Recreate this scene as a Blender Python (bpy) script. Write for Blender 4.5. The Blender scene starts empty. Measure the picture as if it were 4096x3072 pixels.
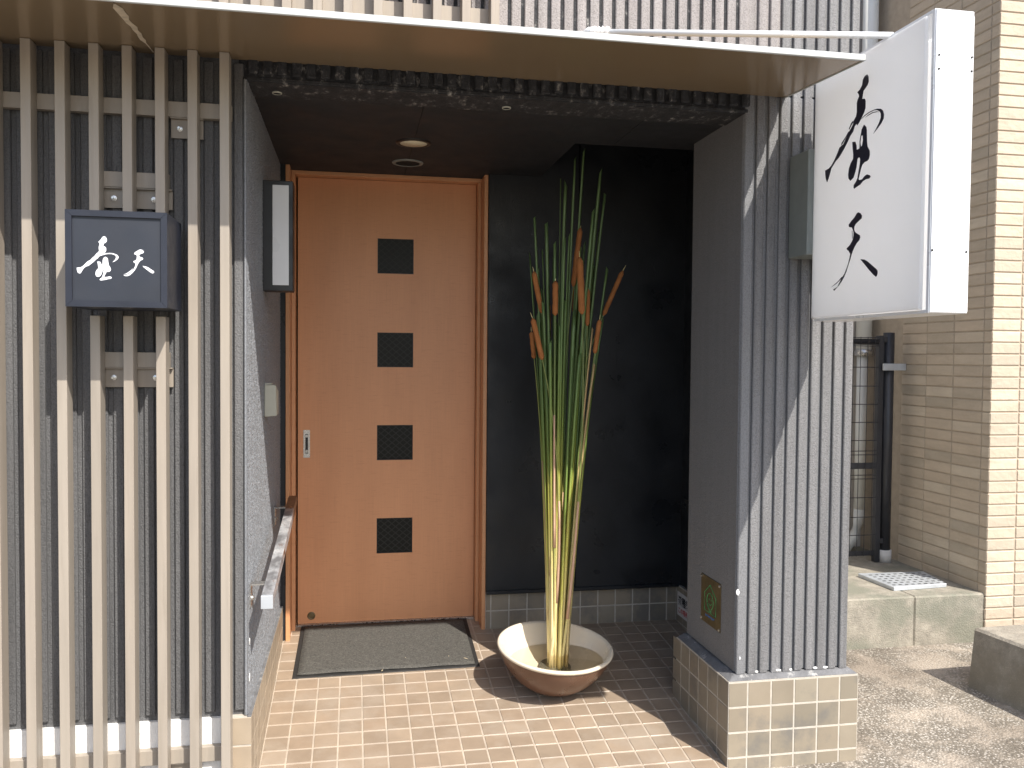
import bpy, bmesh, math, random
from mathutils import Vector, Matrix
from mathutils.geometry import tessellate_polygon
random.seed(7)
SC = bpy.context.scene
COL = SC.collection
H = 1.65                      # camera height above the street; all raw z below are relative to the eye

# ------------------------------------------------------------------ camera
YAW, PITCH, ROLL, FPX = math.radians(10.5207), math.radians(-1.7914), math.radians(0.4774), 3400.0
_f = Vector((math.sin(YAW)*math.cos(PITCH), math.cos(YAW)*math.cos(PITCH), math.sin(PITCH)))
_r0 = Vector((math.cos(YAW), -math.sin(YAW), 0)); _u0 = _r0.cross(_f)
_r = _r0*math.cos(ROLL)+_u0*math.sin(ROLL); _u = _u0*math.cos(ROLL)-_r0*math.sin(ROLL)
cd = bpy.data.cameras.new('camera'); cam = bpy.data.objects.new('camera', cd); COL.objects.link(cam)
cam.matrix_world = Matrix(((_r.x,_u.x,-_f.x,0),(_r.y,_u.y,-_f.y,0),(_r.z,_u.z,-_f.z,H),(0,0,0,1)))
cd.sensor_width = 36; cd.lens = 36*FPX/4096; cd.clip_start = 0.05; cd.clip_end = 500
SC.camera = cam

# ------------------------------------------------------------------ light
AZ = math.atan(0.53); KEL = 1.24                       # sun comes from the street, from the right
EL = math.atan(KEL*math.cos(AZ))
w = bpy.data.worlds.new('World'); SC.world = w; w.use_nodes = True
nt = w.node_tree; nt.nodes.clear()
sky = nt.nodes.new('ShaderNodeTexSky'); sky.sky_type = 'NISHITA'; sky.sun_disc = False
sky.sun_elevation = EL; sky.sun_rotation = math.pi-AZ; sky.air_density = 1.0; sky.dust_density = 2.0
bg = nt.nodes.new('ShaderNodeBackground'); bg.inputs[1].default_value = 0.15
wo = nt.nodes.new('ShaderNodeOutputWorld')
nt.links.new(sky.outputs[0], bg.inputs[0]); nt.links.new(bg.outputs[0], wo.inputs[0])
sd = bpy.data.lights.new('sun', 'SUN'); sd.energy = 4.2; sd.angle = math.radians(0.53); sd.color = (1.0, 0.95, 0.87)
sun = bpy.data.objects.new('sun', sd); COL.objects.link(sun)
tosun = Vector((math.sin(AZ)*math.cos(EL), -math.cos(AZ)*math.cos(EL), math.sin(EL)))
sun.rotation_euler = (-tosun).to_track_quat('-Z', 'Y').to_euler(); sun.location = (4, -6, 8)
SC.view_settings.view_transform = 'Standard'; SC.view_settings.look = 'None'
SC.view_settings.exposure = 0.68; SC.view_settings.gamma = 1; SC.view_settings.use_curve_mapping = False
SC.render.engine = 'CYCLES'

# ------------------------------------------------------------------ pixel -> point helpers (4096 x 3072 photo pixels)
def ray(px, py): return _r*((px-2048)/FPX) - _u*((py-1536)/FPX) + _f
def onY(px, py, Y): d = ray(px, py); return d*(Y/d.y)
def onX(px, py, X): d = ray(px, py); return d*(X/d.x)

# ------------------------------------------------------------------ object helpers
def link(o, parent=None):
    COL.objects.link(o)
    if parent is not None: o.parent = parent
    return o
def worldloc(o):
    v = Vector((0,0,0))
    while o is not None: v = v+o.location; o = o.parent
    return v
def thing(name, label, cat, loc=(0,0,0), group=None, kind=None):
    o = bpy.data.objects.new(name, None); link(o); o.empty_display_size = .1
    o.location = (loc[0], loc[1], loc[2]+H); return tag(o, label, cat, group, kind)
def tag(o, label=None, cat=None, group=None, kind=None):
    if label: o['label'] = label
    if cat: o['category'] = cat
    if group: o['group'] = group
    if kind: o['kind'] = kind
    return o
class MB:
    """collects geometry in raw coordinates (eye at z = 0)"""
    def __init__(s): s.b = bmesh.new()
    def box(s, x0, x1, y0, y1, z0, z1, bev=0):
        r = bmesh.ops.create_cube(s.b, size=1)
        vs = r['verts']
        for v in vs:
            v.co = Vector((x0 if v.co.x < 0 else x1, y0 if v.co.y < 0 else y1, z0 if v.co.z < 0 else z1))
        if bev:
            es = list({e for v in vs for e in v.link_edges})
            bmesh.ops.bevel(s.b, geom=es, offset=bev, segments=1, affect='EDGES')
        return s
    def hexa(s, p, bev=0):     # 8 points: bottom 4, top 4
        vs = [s.b.verts.new(Vector(q)) for q in p]
        for f in ((3,2,1,0),(4,5,6,7),(0,1,5,4),(1,2,6,5),(2,3,7,6),(3,0,4,7)): s.b.faces.new([vs[i] for i in f])
        if bev:
            es = list({e for v in vs for e in v.link_edges})
            bmesh.ops.bevel(s.b, geom=es, offset=bev, segments=1, affect='EDGES')
        return s
    def tube(s, pts, rad, seg=10, cap=True):
        pts = [Vector(p) for p in pts]; n = len(pts)
        if not isinstance(rad, (list, tuple)): rad = [rad]*n
        rings = []
        for i, p in enumerate(pts):
            t = (pts[min(i+1,n-1)]-pts[max(i-1,0)]).normalized()
            a = Vector((0,0,1)) if abs(t.z) < .9 else Vector((0,1,0))
            u = t.cross(a).normalized(); v = t.cross(u)
            rings.append([s.b.verts.new(p+(u*math.cos(2*math.pi*k/seg)+v*math.sin(2*math.pi*k/seg))*rad[i]) for k in range(seg)])
        for A, B in zip(rings, rings[1:]):
            for k in range(seg): s.b.faces.new((A[k], A[(k+1)%seg], B[(k+1)%seg], B[k]))
        if cap: s.b.faces.new(rings[0][::-1]); s.b.faces.new(rings[-1])
        return s
    def lathe(s, prof, c=(0,0,0), seg=48, rot=None):
        rings = []
        for r, h in prof:
            ring = []
            for k in range(seg):
                a = 2*math.pi*k/seg; p = Vector((r*math.cos(a), r*math.sin(a), h))
                if rot is not None: p = rot @ p
                ring.append(s.b.verts.new(Vector(c)+p))
                if r < 1e-6: break
            rings.append(ring)
        for A, B in zip(rings, rings[1:]):
            for k in range(seg):
                a = A[k%len(A)]; a2 = A[(k+1)%len(A)]; b = B[k%len(B)]; b2 = B[(k+1)%len(B)]
                vs = []
                for v in (a, a2, b2, b):
                    if v not in vs: vs.append(v)
                if len(vs) > 2: s.b.faces.new(vs)
        return s
    def plate(s, outer, holes, nrm):      # flat shape with thickness along nrm
        nrm = Vector(nrm); loops = [[Vector(p) for p in l] for l in [outer]+list(holes)]
        flat = [p for l in loops for p in l]
        tris = tessellate_polygon(loops)
        a = [s.b.verts.new(p) for p in flat]; b = [s.b.verts.new(p+nrm) for p in flat]
        for t in tris:
            for vs in ([b[i] for i in t], [a[i] for i in reversed(t)]):
                try: s.b.faces.new(vs)
                except ValueError: pass
        o = 0
        for l in loops:
            n = len(l)
            for i in range(n):
                j = (i+1) % n
                try: s.b.faces.new((a[o+i], a[o+j], b[o+j], b[o+i]))
                except ValueError: pass
            o += n
        return s
    def mesh(s, name, smooth=False, org=(0,0,0)):
        bmesh.ops.recalc_face_normals(s.b, faces=s.b.faces[:])
        me = bpy.data.meshes.new(name); off = Vector((0,0,H))-Vector(org)
        for v in s.b.verts: v.co += off
        s.b.to_mesh(me); s.b.free()
        if smooth:
            for p in me.polygons: p.use_smooth = True
        return me
    def build(s, name, mat, parent=None, smooth=False):
        org = worldloc(parent) if parent is not None else (0,0,0)
        me = s.mesh(name, smooth, org); me.materials.append(mat)
        return link(bpy.data.objects.new(name, me), parent)
    def solo(s, name, mat, loc, smooth=False):     # top-level single mesh with its origin at its base
        me = s.mesh(name, smooth, (loc[0], loc[1], loc[2]+H)); me.materials.append(mat)
        o = bpy.data.objects.new(name, me); o.location = (loc[0], loc[1], loc[2]+H); return link(o)
def smooth_by_angle(o, deg=35):
    me = o.data
    for p in me.polygons: p.use_smooth = True
    try: me.set_sharp_from_angle(angle=math.radians(deg))
    except Exception: pass
    return o
def piece(name, me, parent, pos, rot=None):        # a part that shares its mesh with its like
    o = bpy.data.objects.new(name, me); link(o, parent)
    o.location = Vector((pos[0], pos[1], pos[2]+H))-worldloc(parent)
    if rot: o.rotation_euler = rot
    return o
_bc = {}
def boxmesh(name, sx, sy, sz, mat, bev=0.0015):    # box centred on its origin, cached
    k = (name, round(sx,4), round(sy,4), round(sz,4), mat.name, bev)
    if k not in _bc:
        m = MB(); m.box(-sx/2, sx/2, -sy/2, sy/2, -sz/2, sz/2, bev)
        for v in m.b.verts: v.co.z -= H
        me = m.mesh(name); me.materials.append(mat); _bc[k] = me
    return _bc[k]

# ------------------------------------------------------------------ materials
def nodes(name):
    m = bpy.data.materials.new(name); m.use_nodes = True; t = m.node_tree
    p = t.nodes['Principled BSDF']; return m, t, p, t.nodes, t.links
def ramp(N, stops):
    r = N.new('ShaderNodeValToRGB'); e = r.color_ramp.elements
    while len(e) < len(stops): e.new(.5)
    for q, (pos, c) in zip(e, stops): q.position = pos; q.color = (c[0], c[1], c[2], 1) if hasattr(c, '__len__') else (c, c, c, 1)
    return r
def texco(N, L, scale=(1,1,1), obj=False):
    if obj: g = N.new('ShaderNodeTexCoord').outputs['Object']
    else: g = N.new('ShaderNodeNewGeometry').outputs['Position']
    mp = N.new('ShaderNodeMapping'); mp.inputs['Scale'].default_value = scale; L.new(g, mp.inputs['Vector']); return mp.outputs[0]
def noise(N, L, co, scale, detail=4, rough=.55):
    n = N.new('ShaderNodeTexNoise'); n.inputs['Scale'].default_value = scale; n.inputs['Detail'].default_value = detail
    n.inputs['Roughness'].default_value = rough; L.new(co, n.inputs['Vector']); return n.outputs['Fac']
def mix(N, L, fac, a, b, mode='MIX'):
    x = N.new('ShaderNodeMix'); x.data_type = 'RGBA'; x.blend_type = mode
    for i, v in ((0, fac), (6, a), (7, b)):
        if hasattr(v, 'is_output'): L.new(v, x.inputs[i])
        elif i == 0: x.inputs[0].default_value = v
        else: x.inputs[i].default_value = (v[0], v[1], v[2], 1)
    return x.outputs[2]
def addbump(N, L, p, h, strength, dist=.002):
    b = N.new('ShaderNodeBump'); b.inputs['Strength'].default_value = strength; b.inputs['Distance'].default_value = dist
    L.new(h, b.inputs['Height']); L.new(b.outputs[0], p.inputs['Normal']); return b
def scalec(c, k): return tuple(min(1, v*k) for v in c[:3])
def M(name, c, rough=.5, var=.12, vs=4, rnd=0, bump=0, bs=200, bd=.002, metal=0, spec=.5, st=(1,1,1), dirt=None, dscale=6, dthr=.6, damt=1.0, rvar=0.1):
    m, t, p, N, L = nodes(name)
    co = texco(N, L, st)
    n = noise(N, L, co, vs, 5)
    r = ramp(N, [(.25, scalec(c, 1-var)), (.75, scalec(c, 1+var))]); L.new(n, r.inputs[0]); col = r.outputs[0]
    if rnd:
        oi = N.new('ShaderNodeObjectInfo'); rr = ramp(N, [(0, (1-rnd,)*3), (.5, (1, 1-rnd*.25, 1-rnd*.4)), (1, (1+rnd*.5,)*3)])
        L.new(oi.outputs['Random'], rr.inputs[0]); col = mix(N, L, 1.0, col, rr.outputs[0], 'MULTIPLY')
    if dirt:
        d = noise(N, L, texco(N, L, st), dscale, 7, .65); dr = ramp(N, [(dthr-.06, 0), (dthr+.06, damt)]); L.new(d, dr.inputs[0])
        col = mix(N, L, dr.outputs[0], col, dirt)
    L.new(col, p.inputs['Base Color'])
    rn = ramp(N, [(.3, max(.02, rough-rvar)), (.7, min(1, rough+rvar))]); L.new(noise(N, L, co, vs*2.3, 4), rn.inputs[0]); L.new(rn.outputs[0], p.inputs['Roughness'])
    p.inputs['Metallic'].default_value = metal; p.inputs['Specular IOR Level'].default_value = spec
    if bump: addbump(N, L, p, noise(N, L, texco(N, L), bs, 3), bump, bd)
    return m

def stucco(name, c, rough, streak=.25, bump=.8, edge=None):
    m, t, p, N, L = nodes(name)
    g = texco(N, L)
    s = ramp(N, [(.3, scalec(c, 1-streak)), (.7, scalec(c, 1+streak*.6))]); L.new(noise(N, L, texco(N, L, (9, 9, .35)), 3, 6), s.inputs[0])
    col = s.outputs[0]
    gr = ramp(N, [(.38, (.30,)*3), (.52, (1.1,)*3)]); L.new(noise(N, L, g, 230, 2), gr.inputs[0])
    col = mix(N, L, .35, col, mix(N, L, 1, col, gr.outputs[0], 'MULTIPLY'))
    L.new(col, p.inputs['Base Color']); p.inputs['Roughness'].default_value = rough
    addbump(N, L, p, noise(N, L, g, 190, 3, .6), bump, .004)
    return m
m_facade = stucco('facade_paint', (.182, .180, .183), .55, .26)
m_pillar = stucco('pillar_plain_paint', (.185, .187, .194), .6, .06, .5)
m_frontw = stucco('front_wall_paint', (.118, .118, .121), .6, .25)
m_upper = stucco('upper_paint', (.30, .277, .272), .7, .22)
m_jamb = stucco('jamb_paint', (.225, .235, .252), .45, .12, .5)
m_black = M('black_paint', (.0150, .0170, .0205), .42, .5, 2.2, bump=.5, bs=230, dirt=(.06,.06,.062), dscale=34, dthr=.76, damt=.5, spec=.4, rvar=.2)
m_ceil = M('ceiling_paint', (.016, .0175, .021), .7, .3, 2.5, bump=.35, bs=240)
def lintel_mat():
    m, t, p, N, L = nodes('lintel_stained_paint')
    g = texco(N, L, (1, 1, 1)); n = noise(N, L, texco(N, L, (14, 8, 9)), 2.2, 8, .7)
    r = ramp(N, [(.40, (.014, .015, .018)), (.56, (.030, .031, .035)), (.64, (.15, .145, .14)), (.73, (.46, .45, .42))]); L.new(n, r.inputs[0])
    L.new(r.outputs[0], p.inputs['Base Color']); p.inputs['Roughness'].default_value = .8
    addbump(N, L, p, noise(N, L, g, 120, 4), .8, .006); return m
m_lintel = lintel_mat()
m_slat = M('beige_coated_metal', (.315, .276, .230), .45, .10, 2.2, rnd=.08, bump=.05, bs=60, st=(16, 16, 1.1), dirt=(.235,.200,.160), dscale=1.6, dthr=.63, damt=.45)
m_canopy = M('canopy_sheet', (.275, .203, .125), .20, .06, 2, metal=.2, rvar=.02)
m_trim = M('canopy_edge_paint', (.50, .52, .51), .4, .08, 5)
m_seal = M('peeled_sealant', (.55, .47, .36), .8, .25, 40, bump=.5, bs=150)
m_white = M('white_band_paint', (.80, .80, .79), .8, .06, 8, bump=.6, bs=90, bd=.004)
m_grout = M('grout', (.43, .36, .285), .9, .25, 9, bump=.5, bs=300)
m_grout_d = M('wall_grout', (.46, .42, .36), .9, .15, 30, bump=.5, bs=300)
m_ftile = M('floor_tile_glaze', (.305, .238, .175), .42, .12, 9, rnd=.14, bump=.4, bs=330, bd=.0012, dirt=(.36,.30,.24), dscale=3.2, dthr=.56, damt=.55)
m_wtile = M('wall_tile_glaze', (.33, .27, .20), .38, .10, 9, rnd=.10, bump=.25, bs=330, bd=.001)
m_ptile = M('plinth_tile_glaze', (.27, .235, .18), .38, .12, 5, rnd=.16, bump=.25, bs=330, bd=.001, dirt=(.12,.12,.12), dscale=3.4, dthr=.58, damt=.55)
m_cement = M('cement_ledge', (.15, .15, .155), .9, .3, 14, bump=.7, bs=90, bd=.005, dirt=(.46,.45,.43), dscale=16, dthr=.62)
m_rubber = None
def wood(name, c):
    m, t, p, N, L = nodes(name)
    a = noise(N, L, texco(N, L, (55, 55, 1.4)), 3, 6, .6); b = noise(N, L, texco(N, L, (9, 9, 95)), 1.6, 5, .6)
    r = ramp(N, [(.3, scalec(c, .955)), (.7, scalec(c, 1.035))]); L.new(a, r.inputs[0])
    r2 = ramp(N, [(.34, (.86, .82, .79)), (.45, (1, 1, 1))]); L.new(b, r2.inputs[0])
    bl = ramp(N, [(.35, (.94, .92, .9)), (.65, (1.04, 1.04, 1.04))]); L.new(noise(N, L, texco(N, L, (3, 3, .6)), 1.5, 3), bl.inputs[0])
    col = mix(N, L, .55, r.outputs[0], mix(N, L, 1, r.outputs[0], r2.outputs[0], 'MULTIPLY')); col = mix(N, L, 1, col, bl.outputs[0], 'MULTIPLY')
    L.new(col, p.inputs['Base Color']); p.inputs['Roughness'].default_value = .42; addbump(N, L, p, a, .08, .001); return m
m_wood = wood('door_veneer', (.60, .285, .138)); m_woodf = wood('door_frame_wood', (.59, .290, .140))
def glass_mat():
    m, t, p, N, L = nodes('figured_dark_glass')
    p.inputs['Base Color'].default_value = (.012, .013, .014, 1); p.inputs['Roughness'].default_value = .3; p.inputs['Specular IOR Level'].default_value = .14
    h = None
    for sgn in (1, -1):
        wv = N.new('ShaderNodeTexWave'); wv.wave_type = 'BANDS'; wv.bands_direction = 'X'; wv.inputs['Scale'].default_value = 12
        mp = N.new('ShaderNodeMapping'); mp.inputs['Rotation'].default_value = (0, sgn*math.radians(50), 0)
        g = N.new('ShaderNodeNewGeometry'); L.new(g.outputs['Position'], mp.inputs['Vector']); L.new(mp.outputs[0], wv.inputs['Vector'])
        rr = ramp(N, [(.88, 0), (.99, 1)]); L.new(wv.outputs['Fac'], rr.inputs[0])
        h = rr.outputs[0] if h is None else mix(N, L, 1, h, rr.outputs[0], 'LIGHTEN')
    L.new(mix(N, L, h, (.010, .011, .010), (.026, .027, .025)), p.inputs['Base Color']); addbump(N, L, p, h, .2, .0015); return m
m_glass = glass_mat()
m_dark = M('black_metal', (.011, .011, .012), .4, .2, 8)
m_void = M('dark_interior', (.006, .006, .006), .9, .1, 2)
m_steel = M('satin_steel', (.55, .54, .52), .3, .1, 30, metal=.9)
def stainless():
    m, t, p, N, L = nodes('stained_stainless')
    n = noise(N, L, texco(N, L, (16, 8, 16)), 1.3, 5, .55)
    r = ramp(N, [(.36, (.26, .26, .27)), (.52, (.60, .61, .63)), (.66, (.86, .87, .88))]); L.new(n, r.inputs[0])
    n2 = noise(N, L, texco(N, L, (20, 5, 20)), 1.1, 6, .6); rr = ramp(N, [(.60, 0), (.68, 1)]); L.new(n2, rr.inputs[0])
    g = N.new('ShaderNodeNewGeometry'); sp = N.new('ShaderNodeSeparateXYZ'); L.new(g.outputs['Position'], sp.inputs[0])
    far = N.new('ShaderNodeMapRange'); far.inputs[1].default_value = 4.02; far.inputs[2].default_value = 4.12; L.new(sp.outputs[1], far.inputs[0])
    mx = N.new('ShaderNodeMath'); mx.operation = 'MAXIMUM'; L.new(rr.outputs[0], mx.inputs[0]); L.new(far.outputs[0], mx.inputs[1])
    L.new(mix(N, L, mx.outputs[0], r.outputs[0], (.16, .075, .035)), p.inputs['Base Color'])
    mt = N.new('ShaderNodeMapRange'); mt.inputs[3].default_value = .5; mt.inputs[4].default_value = .1; L.new(mx.outputs[0], mt.inputs[0]); L.new(mt.outputs[0], p.inputs['Metallic'])
    rg = ramp(N, [(.4, .42), (.7, .22)]); L.new(n, rg.inputs[0]); L.new(rg.outputs[0], p.inputs['Roughness']); addbump(N, L, p, n, .15, .002); return m
m_stain = stainless()
def acrylic():
    m, t, p, N, L = nodes('white_acrylic'); p.inputs['Base Color'].default_value = (.90, .905, .915, 1); p.inputs['Roughness'].default_value = .3
    tr = N.new('ShaderNodeBsdfTranslucent'); tr.inputs[0].default_value = (1.0, 1.0, 1.0, 1); mx = N.new('ShaderNodeMixShader'); mx.inputs[0].default_value = .68
    L.new(p.outputs[0], mx.inputs[1]); L.new(tr.outputs[0], mx.inputs[2]); L.new(mx.outputs[0], N['Material Output'].inputs[0]); return m
m_acry = acrylic()
m_alu = M('white_aluminium', (.80, .82, .84), .35, .03, 3, metal=.15)
def ribalu():
    m, t, p, N, L = nodes('ribbed_white_aluminium'); p.inputs['Base Color'].default_value = (.82, .83, .85, 1); p.inputs['Roughness'].default_value = .35
    wv = N.new('ShaderNodeTexWave'); wv.wave_type = 'BANDS'; wv.bands_direction = 'X'; wv.inputs['Scale'].default_value = 42; L.new(texco(N, L), wv.inputs['Vector'])
    addbump(N, L, p, wv.outputs['Fac'], .35, .002); return m
m_ralu = ribalu()
m_ink = M('navy_lettering', (.020, .021, .036), .4, .1, 10)
m_signbox = M('charcoal_sign_paint', (.016, .019, .030), .42, .2, 6, bump=.1, bs=300)
m_signpan = M('charcoal_sign_panel', (.021, .025, .035), .5, .15, 5, bump=.15, bs=500, bd=.0008)
m_wink = M('white_lettering', (.82, .84, .88), .5, .04, 10)
m_diff = M('opal_diffuser', (.66, .67, .69), .35, .03, 3)
m_cream = M('cream_lamp_glass', (.74, .68, .50), .4, .04, 5)
m_plastic = M('grey_beige_plastic', (.40, .40, .34), .45, .08, 8)
m_bracket = M('grey_bracket_paint', (.20, .22, .21), .45, .08, 8)
m_brick = M('tan_brick_tile', (.53, .455, .355), .7, .09, 5, rnd=.17, bump=.9, dirt=(.40,.33,.24), dscale=3.5, dthr=.60, damt=.35, bs=26, bd=.006, st=(1, 1, 5))
m_mort = M('brick_mortar', (.42, .35, .27), .9, .12, 20, bump=.5, bs=200)
def concrete(name, c, moss, sp=True):
    m, t, p, N, L = nodes(name); g = texco(N, L)
    r = ramp(N, [(.3, scalec(c, .62)), (.7, scalec(c, 1.2))]); L.new(noise(N, L, g, 14, 9, .75), r.inputs[0])
    mr = ramp(N, [(.46, 0), (.60, .85)]); L.new(noise(N, L, g, 3.2, 6, .6), mr.inputs[0]); col = mix(N, L, mr.outputs[0], r.outputs[0], moss)
    v = N.new('ShaderNodeTexVoronoi'); v.inputs['Scale'].default_value = 120; L.new(g, v.inputs['Vector'])
    vr = ramp(N, [(.10, (1.9, 1.9, 1.85)), (.2, (1, 1, 1))]); L.new(v.outputs['Distance'], vr.inputs[0]); col = mix(N, L, .6, col, mix(N, L, 1, col, vr.outputs[0], 'MULTIPLY'))
    L.new(col, p.inputs['Base Color']); p.inputs['Roughness'].default_value = .92; addbump(N, L, p, noise(N, L, g, 110, 5, .65), .9, .006); return m
m_conc = concrete('weathered_concrete', (.33, .30, .245), (.20, .20, .155)); m_block = concrete('grey_concrete_block', (.34, .305, .25), (.24, .21, .16))
m_backwall = M('grey_render', (.58, .555, .52), .85, .06, 3, bump=.3, bs=120)
m_pipe = M('white_pipe', (.76, .76, .72), .4, .05, 6)
m_fence = M('dark_fence_metal', (.030, .031, .036), .4, .15, 8)
m_galv = M('galvanised_plate', (.52, .55, .58), .45, .14, 12, metal=.4, bump=.2, bs=80)
m_brass = M('tarnished_brass', (.13, .095, .045), .45, .25, 14, metal=.35)
m_green = M('green_enamel', (.05, .42, .14), .4, .05, 10); m_blue = M('blue_enamel', (.06, .14, .30), .5, .1, 10)
m_redink = M('red_print', (.50, .05, .05), .6, .05, 10); m_blackink = M('black_print', (.012, .012, .012), .6, .05, 10)
m_sticker = M('white_sticker', (.66, .63, .61), .5, .05, 8)
def ground_mat():
    m, t, p, N, L = nodes('exposed_aggregate'); g = texco(N, L)
    v = N.new('ShaderNodeTexVoronoi'); v.inputs['Scale'].default_value = 95; L.new(g, v.inputs['Vector'])
    sep = N.new('ShaderNodeSeparateColor'); L.new(v.outputs['Color'], sep.inputs[0])
    st = ramp(N, [(0, (.14, .125, .105)), (.35, (.29, .26, .215)), (.65, (.44, .40, .345)), (1, (.60, .565, .51))]); L.new(sep.outputs[0], st.inputs[0])
    gr = ramp(N, [(.34, (0,)*3), (.52, (1,)*3)]); L.new(v.outputs['Distance'], gr.inputs[0])
    col = mix(N, L, gr.outputs[0], st.outputs[0], (.19, .165, .132))
    pr = ramp(N, [(.48, 0), (.60, .8)]); L.new(noise(N, L, g, 2.4, 8, .7), pr.inputs[0])
    fr = ramp(N, [(.3, (.38, .32, .255)), (.7, (.47, .41, .34))]); L.new(noise(N, L, g, 60, 4), fr.inputs[0])
    col = mix(N, L, pr.outputs[0], col, fr.outputs[0])
    dk = ramp(N, [(.35, (.62, .60, .58)), (.6, (1, 1, 1))]); L.new(noise(N, L, g, 1.6, 5), dk.inputs[0]); col = mix(N, L, 1, col, dk.outputs[0], 'MULTIPLY')
    L.new(col, p.inputs['Base Color']); p.inputs['Roughness'].default_value = .85
    addbump(N, L, p, v.outputs['Distance'], .7, .006); return m
m_ground = ground_mat()
def matmat():
    m, t, p, N, L = nodes('ribbed_door_mat'); g = texco(N, L)
    wv = N.new('ShaderNodeTexWave'); wv.wave_type = 'BANDS'; wv.bands_direction = 'Y'; wv.inputs['Scale'].default_value = 24; wv.inputs['Distortion'].default_value = 1.2; wv.inputs['Detail Scale'].default_value = 3; L.new(g, wv.inputs['Vector'])
    r = ramp(N, [(.34, (.035, .033, .030)), (.66, (.17, .162, .142))]); L.new(noise(N, L, g, 120, 6, .8), r.inputs[0])
    L.new(mix(N, L, .5, r.outputs[0], mix(N, L, 1, r.outputs[0], wv.outputs['Color'], 'MULTIPLY')), p.inputs['Base Color'])
    p.inputs['Roughness'].default_value = .9; addbump(N, L, p, wv.outputs['Fac'], .5, .003); return m
m_mat = matmat(); m_rubber = M('mat_rubber_edge', (.022, .021, .020), .7, .2, 20, bump=.3, bs=300)
m_bowlin = M('cream_glaze', (.72, .64, .51), .22, .05, 4); m_bowlout = M('brown_glaze', (.135, .068, .040), .32, .14, 6)
m_kenzan = M('pin_holder_metal', (.17, .155, .12), .5, .2, 60, metal=.3)
def water_mat():
    m = bpy.data.materials.new('clear_water'); m.use_nodes = True; t = m.node_tree; N, L = t.nodes, t.links
    N.remove(N['Principled BSDF']); o = N['Material Output']
    tr = N.new('ShaderNodeBsdfTransparent'); tr.inputs[0].default_value = (.97, .96, .92, 1); gl = N.new('ShaderNodeBsdfGlossy'); gl.inputs['Roughness'].default_value = .02
    fr = N.new('ShaderNodeFresnel'); fr.inputs[0].default_value = 1.33; mx = N.new('ShaderNodeMixShader')
    L.new(fr.outputs[0], mx.inputs[0]); L.new(tr.outputs[0], mx.inputs[1]); L.new(gl.outputs[0], mx.inputs[2]); L.new(mx.outputs[0], o.inputs[0]); return m
m_water = water_mat()
def leaf_mat(name, stops, rnd=.25):
    m, t, p, N, L = nodes(name)
    g = N.new('ShaderNodeNewGeometry'); sp = N.new('ShaderNodeSeparateXYZ'); L.new(g.outputs['Position'], sp.inputs[0])
    oi = N.new('ShaderNodeObjectInfo'); ad = N.new('ShaderNodeMath'); ad.operation = 'MULTIPLY_ADD'; L.new(oi.outputs['Random'], ad.inputs[0]); ad.inputs[1].default_value = .55; L.new(sp.outputs[2], ad.inputs[2])
    mr = N.new('ShaderNodeMapRange'); mr.inputs[1].default_value = .2; mr.inputs[2].default_value = 2.6; L.new(ad.outputs[0], mr.inputs[0])
    r = ramp(N, stops); L.new(mr.outputs[0], r.inputs[0])
    n = ramp(N, [(.3, (.86, .84, .78)), (.7, (1.06, 1.05, 1.03))]); L.new(noise(N, L, texco(N, L, (45, 45, 3)), 3, 4), n.inputs[0])
    bw = ramp(N, [(.62, 0), (.72, .8)]); L.new(noise(N, L, texco(N, L, (30, 30, 4)), 2, 4), bw.inputs[0])
    col = mix(N, L, 1, r.outputs[0], n.outputs[0], 'MULTIPLY')
    lo = N.new('ShaderNodeMapRange'); lo.inputs[1].default_value = 1.3; lo.inputs[2].default_value = .9; L.new(sp.outputs[2], lo.inputs[0])
    mu = N.new('ShaderNodeMath'); mu.operation = 'MULTIPLY'; L.new(bw.outputs[0], mu.inputs[0]); L.new(lo.outputs[0], mu.inputs[1])
    col = mix(N, L, mu.outputs[0], col, (.33, .16, .07)); L.new(col, p.inputs['Base Color'])
    p.inputs['Roughness'].default_value = .42; p.inputs['Subsurface Weight'].default_value = .12; p.inputs['Subsurface Radius'].default_value = (.01, .01, .003); return m
m_leaf = leaf_mat('cattail_blade', [(0, (.86, .74, .45)), (.20, (.82, .70, .34)), (.34, (.62, .58, .13)), (.5, (.21, .29, .06)), (.66, (.13, .215, .07)), (1, (.125, .195, .08))])
m_stalk = leaf_mat('cattail_stalk', [(0, (.84, .73, .45)), (.25, (.76, .64, .30)), (.45, (.27, .30, .07)), (.7, (.17, .22, .07)), (1, (.16, .20, .08))])
m_dry = leaf_mat('dry_reed', [(0, (.78, .64, .36)), (.3, (.70, .56, .26)), (.5, (.46, .40, .16)), (.68, (.44, .32, .15)), (1, (.45, .34, .17))])
m_spike = M('cattail_spike', (.33, .135, .05), .95, .18, 20, rnd=.18, bump=.8, bs=420, bd=.002, spec=.1)
m_tip = M('cattail_tip', (.50, .42, .20), .7, .1, 20)
m_sheath = M('dry_sheath', (.52, .33, .22), .6, .2, 12, st=(20, 20, 1.5), rnd=.25)

# ================================================================== THE SETTING
SL = .152/1.39
def zf(Y): return -1.464-(4.49-Y)*SL                 # sloping entrance floor
m = MB(); m.b.verts.ensure_lookup_table()
vs = [m.b.verts.new(v) for v in ((-60,-60,-1.63),(60,-60,-1.63),(60,60,-1.63),(-60,60,-1.63))]; m.b.faces.new(vs)
tag(m.build('ground', m_ground), 'speckled exposed aggregate pavement of the street', 'ground', kind='structure')

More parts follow.
